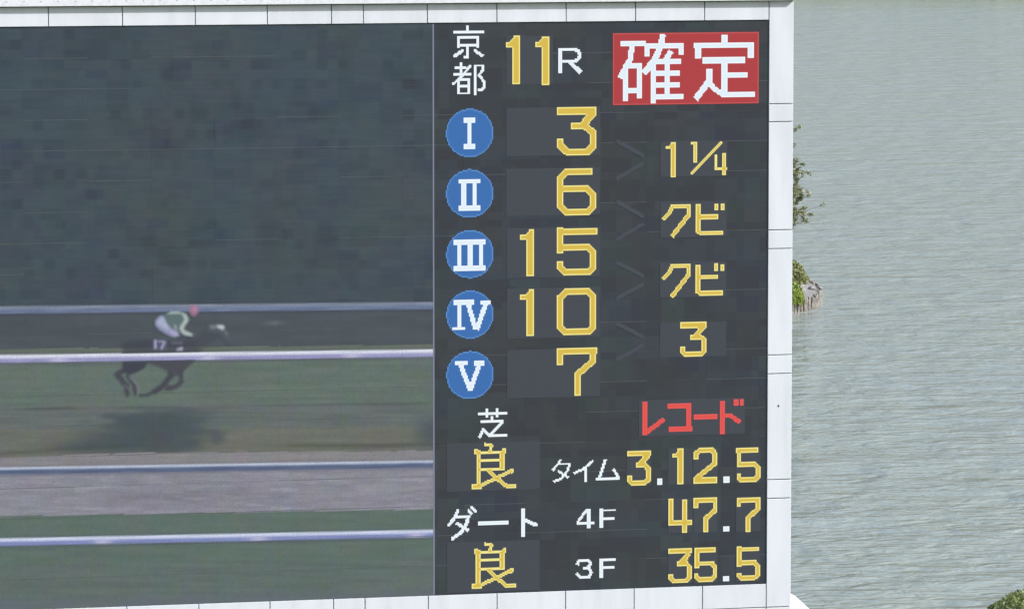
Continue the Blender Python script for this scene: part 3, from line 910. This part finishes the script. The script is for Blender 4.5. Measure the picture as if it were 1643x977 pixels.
def leaves(name, pts, nrm, size, mat, parent, kind=None, aspect=.5):
    """small leaf faces: a quad folded to a diamond at every point"""
    n = len(pts)
    r = rng.normal(size=(n, 3)); nn = nrm + r * .75
    nn /= np.linalg.norm(nn, axis=1)[:, None]
    a = rng.normal(size=(n, 3)); a -= (a * nn).sum(1)[:, None] * nn; a /= np.linalg.norm(a, axis=1)[:, None]
    b = np.cross(nn, a)
    s = (size * (.6 + .8 * rng.random(n)))[:, None]
    v = np.stack([pts - a * s, pts + b * s * aspect, pts + a * s, pts - b * s * aspect], 1).reshape(-1, 3)
    f = np.arange(4 * n).reshape(-1, 4)
    me = bpy.data.meshes.new(name)
    me.vertices.add(4 * n); me.vertices.foreach_set("co", v.ravel())
    me.loops.add(4 * n); me.loops.foreach_set("vertex_index", f.ravel())
    me.polygons.add(n); me.polygons.foreach_set("loop_start", np.arange(n) * 4)
    me.update(calc_edges=True); me.validate()
    me.materials.append(mat)
    o = bpy.data.objects.new(name, me); o.parent = parent; col.objects.link(o)
    if kind: o["kind"] = kind
    return o

def dome_points(n, r, flat=.8, lump=.12, depth=.25):
    d = rng.normal(size=(n, 3)); d[:, 2] = np.abs(d[:, 2]) * 1.0 - .1
    d /= np.linalg.norm(d, axis=1)[:, None]
    l = 1 + lump * (np.sin(d[:, 0] * 9 + 1) * np.cos(d[:, 1] * 8) + np.sin(d[:, 2] * 11 + d[:, 0] * 6) * .6)
    rr = r * l * (1 - depth * rng.random(n) ** 1.5)
    p = d * rr[:, None]; p[:, 2] *= flat
    return p, d

def shrub(name, loc, r, n, size, mat, label, cat, flat=.8, group=None, lump=.1):
    e = empty(name, loc)
    tag(e, label, cat, group)
    p, d = dome_points(n, r, flat, lump)
    leaves("foliage", p, d, size, mat, e)
    V, F = [], []
    for k in range(7):                       # stems
        a = k * .9; q = Vector((math.cos(a) * r * .45, math.sin(a) * r * .45, r * flat * .7))
        w_ = .02 + r * .012; b0 = len(V)
        for (c, ww) in ((Vector((0, 0, -.25)), w_), (q, w_ * .5)):
            for t in range(4):
                V.append((c.x + ww * math.cos(t * 1.571), c.y + ww * math.sin(t * 1.571), c.z))
        F += [(b0 + t, b0 + (t + 1) % 4, b0 + 4 + (t + 1) % 4, b0 + 4 + t) for t in range(4)]
    mesh_obj("stem", V, F, M_BARK, e)
    # solid twiggy heart so the far side does not show through
    V, F = [], []
    nu, nw = 16, 8
    for j in range(nw + 1):
        for i in range(nu):
            ph = j / nw * math.pi / 2; th_ = i / nu * 2 * math.pi
            k = .80 + .04 * math.sin(th_ * 5 + j)
            V.append((r * k * math.cos(th_) * math.cos(ph), r * k * math.sin(th_) * math.cos(ph), r * k * flat * math.sin(ph) - .05))
    for j in range(nw):
        for i in range(nu):
            a = j * nu + i; b = j * nu + (i + 1) % nu
            F.append((a, b, b + nu, a + nu))
    mesh_obj("twig_core", V, F, mat, e)
    return e

# clipped shrub on the near bank, bottom right
yb = 131.0
top = ATD(1701, 941.5, yb)
shrub("clipped_shrub", (top[0], yb, top[2] - 3.1), 3.2, 60000, .05, M_LEAF_SHRUB,
      "broad rounded clipped green shrub on the near bank in the bottom right corner", "shrub", .97, lump=.02)

# ---- island
ICX, ICY, IA, IB = (1214 - CX) / FPX * 231.0, 231.0, 2.92, 8.6
ISZ = .42
V, F = [], []
nu = 72
rings = [(1.0, -1.2), (1.0, ISZ - .05), (.93, ISZ), (.7, ISZ + .10), (.4, ISZ + .2), (.1, ISZ + .25)]
for (k, z) in rings:
    for i in range(nu):
        t = 2 * math.pi * i / nu
        V.append((ICX + IA * k * math.cos(t), ICY + IB * k * math.sin(t), z + .02 * math.sin(7 * t + k * 20)))
for j in range(len(rings) - 1):
    for i in range(nu):
        a = j * nu + i; b = j * nu + (i + 1) % nu
        F.append((a, b, b + nu, a + nu))
F.append(tuple((len(rings) - 1) * nu + i for i in range(nu)))
isl = mesh_obj("island", V, F, [M_GRAVEL, M_BARK], midx=[1] * nu + [0] * (len(F) - nu))
tag(isl, "small gravel topped island in the pond beside the frame", None, None, "structure")

rev = empty("stake_revetment", (ICX, ICY, 0))
tag(rev, "ring of weathered wooden stakes holding the edge of the pond island", "revetment")
def stake_mesh(seed):
    r_ = np.random.default_rng(seed)
    n = 7; V, F, mi = [], [], []
    prof = [(-.9, .075), (.0, .078), (.30, .072), (.50, .068), (.515, .055)]
    for (z, r) in prof:
        for i in range(n):
            t = 2 * math.pi * i / n
            rr = r * (1 + .08 * r_.normal())
            V.append((rr * math.cos(t), rr * math.sin(t), z))
    for j in range(len(prof) - 1):
        for i in range(n):
            a = j * n + i; b = j * n + (i + 1) % n
            F.append((a, b, b + n, a + n)); mi.append(0)
    F.append(tuple((len(prof) - 1) * n + i for i in range(n))); mi.append(1)
    me = bpy.data.meshes.new("stake"); me.from_pydata(V, [], F)
    me.materials.append(M_STAKE); me.materials.append(M_STAKETOP)
    me.polygons.foreach_set("material_index", mi)
    return me
sm = [stake_mesh(s) for s in range(5)]
t = math.radians(-112)
while t < math.radians(75):
    p = (IA * 1.02 * math.cos(t), IB * 1.02 * math.sin(t))
    o = bpy.data.objects.new("stake", random.choice(sm)); o.parent = rev
    o.location = (p[0] + random.gauss(0, .02), p[1] + random.gauss(0, .03), random.gauss(0, .045))
    o.rotation_euler = (random.gauss(0, .05), random.gauss(0, .05), random.random() * 6)
    col.objects.link(o)
    ds = math.hypot(IA * math.sin(t), IB * math.cos(t))
    t += (.21 + .13 * random.random()) / ds
# stones along the inside of the stakes
st = empty("edging_stones", (ICX, ICY, ISZ))
tag(st, "pale rounded stones lying along the inner edge of the island stakes", "stones")
for k in range(22):
    t = math.radians(random.uniform(-85, 60)); kk = random.uniform(.72, .95)
    V, F = [], []
    r = random.uniform(.06, .16); n = 7
    for j, (zz, q) in enumerate(((-.4, .8), (.1, 1.0), (.5, .75), (.75, .3))):
        for i in range(n):
            a = 2 * math.pi * i / n
            g = r * q * random.uniform(.85, 1.15)
            V.append((g * math.cos(a) * 1.2, g * math.sin(a), r * zz))
    for j in range(3):
        for i in range(n):
            a = j * n + i; b = j * n + (i + 1) % n; F.append((a, b, b + n, a + n))
    F.append(tuple(3 * n + i for i in range(n)))
    o = mesh_obj("stone", V, F, M_STONE, st)
    o.location = (IA * kk * math.cos(t), IB * kk * math.sin(t), .06)

pb = AT(1262, 452, .6)
shrub("leafy_shrub", (pb[0], pb[1], .55), 34 / FPX * 232, 3600, .07, M_LEAF_DARK,
      "dark green rounded bush on the island beneath the sparse tree", "shrub", 1.15)
pb = AT(1268, 480, .6)
shrub("lime_shrub", (pb[0], pb[1], .5), 22 / FPX * 228, 2600, .06, M_LEAF_LIME,
      "bright lime green low bush behind the island's front stakes", "shrub", 1.5)

# ---- sparse tree on the island, its trunk behind the frame
def tube(V, F, pts, r0, r1, n=6):
    b0 = len(V); m = len(pts)
    for i, p in enumerate(pts):
        p = Vector(p)
        d = (Vector(pts[min(i + 1, m - 1)]) - Vector(pts[max(i - 1, 0)])).normalized()
        a = d.orthogonal().normalized(); c = d.cross(a)
        r = r0 + (r1 - r0) * i / (m - 1)
        for k in range(n):
            t = 2 * math.pi * k / n
            q = p + a * r * math.cos(t) + c * r * math.sin(t); V.append(tuple(q))
    for i in range(m - 1):
        for k in range(n):
            a = b0 + i * n + k; b = b0 + i * n + (k + 1) % n
            F.append((a, b, b + n, a + n))
TY = 236.0
tb = ATD(1222, 455, TY)
tr = empty("sparse_tree", (tb[0], TY, .5))
tag(tr, "sparse grey green tree on the pond island showing past the frame's edge", "tree")
def TL(u, v, dy=0): 
    p = ATD(u, v, TY + dy); return Vector((p[0] - tb[0], dy, p[2] - .5))
V, F = [], []
trunk_top = TL(1228, 205)
trunk = [Vector((0, 0, -.4)), TL(1224, 400), TL(1220, 330), TL(1229, 260), trunk_top, TL(1226, 160)]
tube(V, F, trunk, .13, .03)
mesh_obj("trunk", V, F, M_BARK, tr)
tips = [(1281, 206, 24), (1276, 232, 26), (1285, 262, 24), (1279, 285, 30), (1296, 276, 22), (1292, 300, 30), (1301, 312, 20), (1316, 330, 15), (1298, 332, 30), (1301, 350, 20), (1288, 350, 16), (1277, 322, 34),
        (1275, 345, 26), (1284, 308, 30), (1276, 260, 20), (1273, 248, 26), (1279, 272, 28), (1274, 300, 34), (1281, 296, 30), (1289, 318, 30),
        (1274, 318, 34), (1283, 335, 24), (1271, 222, 22), (1296, 343, 18), (1288, 284, 20), (1272, 275, 30)]
allt = [(u, v, n, random.uniform(-.8, .8)) for (u, v, n) in tips]
for k in range(34):
    allt.append((random.uniform(1150, 1262), random.uniform(150, 370), 26, random.uniform(-1.6, 1.6)))
V, F = [], []; LP, LN = [], []
for (u, v, n, dy) in allt:
    tip = TL(u, v, dy)
    vb = min(430, v + abs(u - 1225) * random.uniform(.35, .9))
    fr = np.clip((vb - 160) / 280, 0, 1)
    start = TL(1224, vb)
    midp = start.lerp(tip, .55) + Vector((random.gauss(0, .06), random.gauss(0, .1), .14))
    tube(V, F, [start, midp, tip], .028, .008, 4)
    for q in range(5):
        s0 = midp.lerp(tip, random.random())
        e0 = s0 + Vector((random.gauss(0, .12), random.gauss(0, .2), random.gauss(.10, .16)))
        tube(V, F, [s0, (s0 + e0) / 2, e0], .007, .004, 3)
        for _ in range(int(n * 3.0)):
            f_ = random.random() ** .6
            LP.append(np.array(s0.lerp(e0, f_)) + rng.normal(0, .05, 3)); LN.append((0, 0, 1.0))
mesh_obj("branches", V, F, M_BARK, tr)
leaves("crown", np.array(LP), np.array(LN), .05, M_LEAF_TREE, tr, aspect=.45)

# ---- far bank: a mass of trees above the frame's top that colours the water's far edge
n = 16000
px_ = rng.uniform(-90, 150, n); hh = 3.6 + 1.0 * np.sin(px_ * .21) + .6 * np.sin(px_ * .53 + 1)
p = np.stack([px_, 768 + rng.normal(0, 4, n), .5 + hh * rng.random(n) ** .7], 1)
tl = leaves("treeline", p, np.tile([0, -.5, .8], (n, 1)), .55, M_LEAF_DARK, None, aspect=.7)
tag(tl, "green belt of trees along the far bank of the pond", None, None, "stuff")
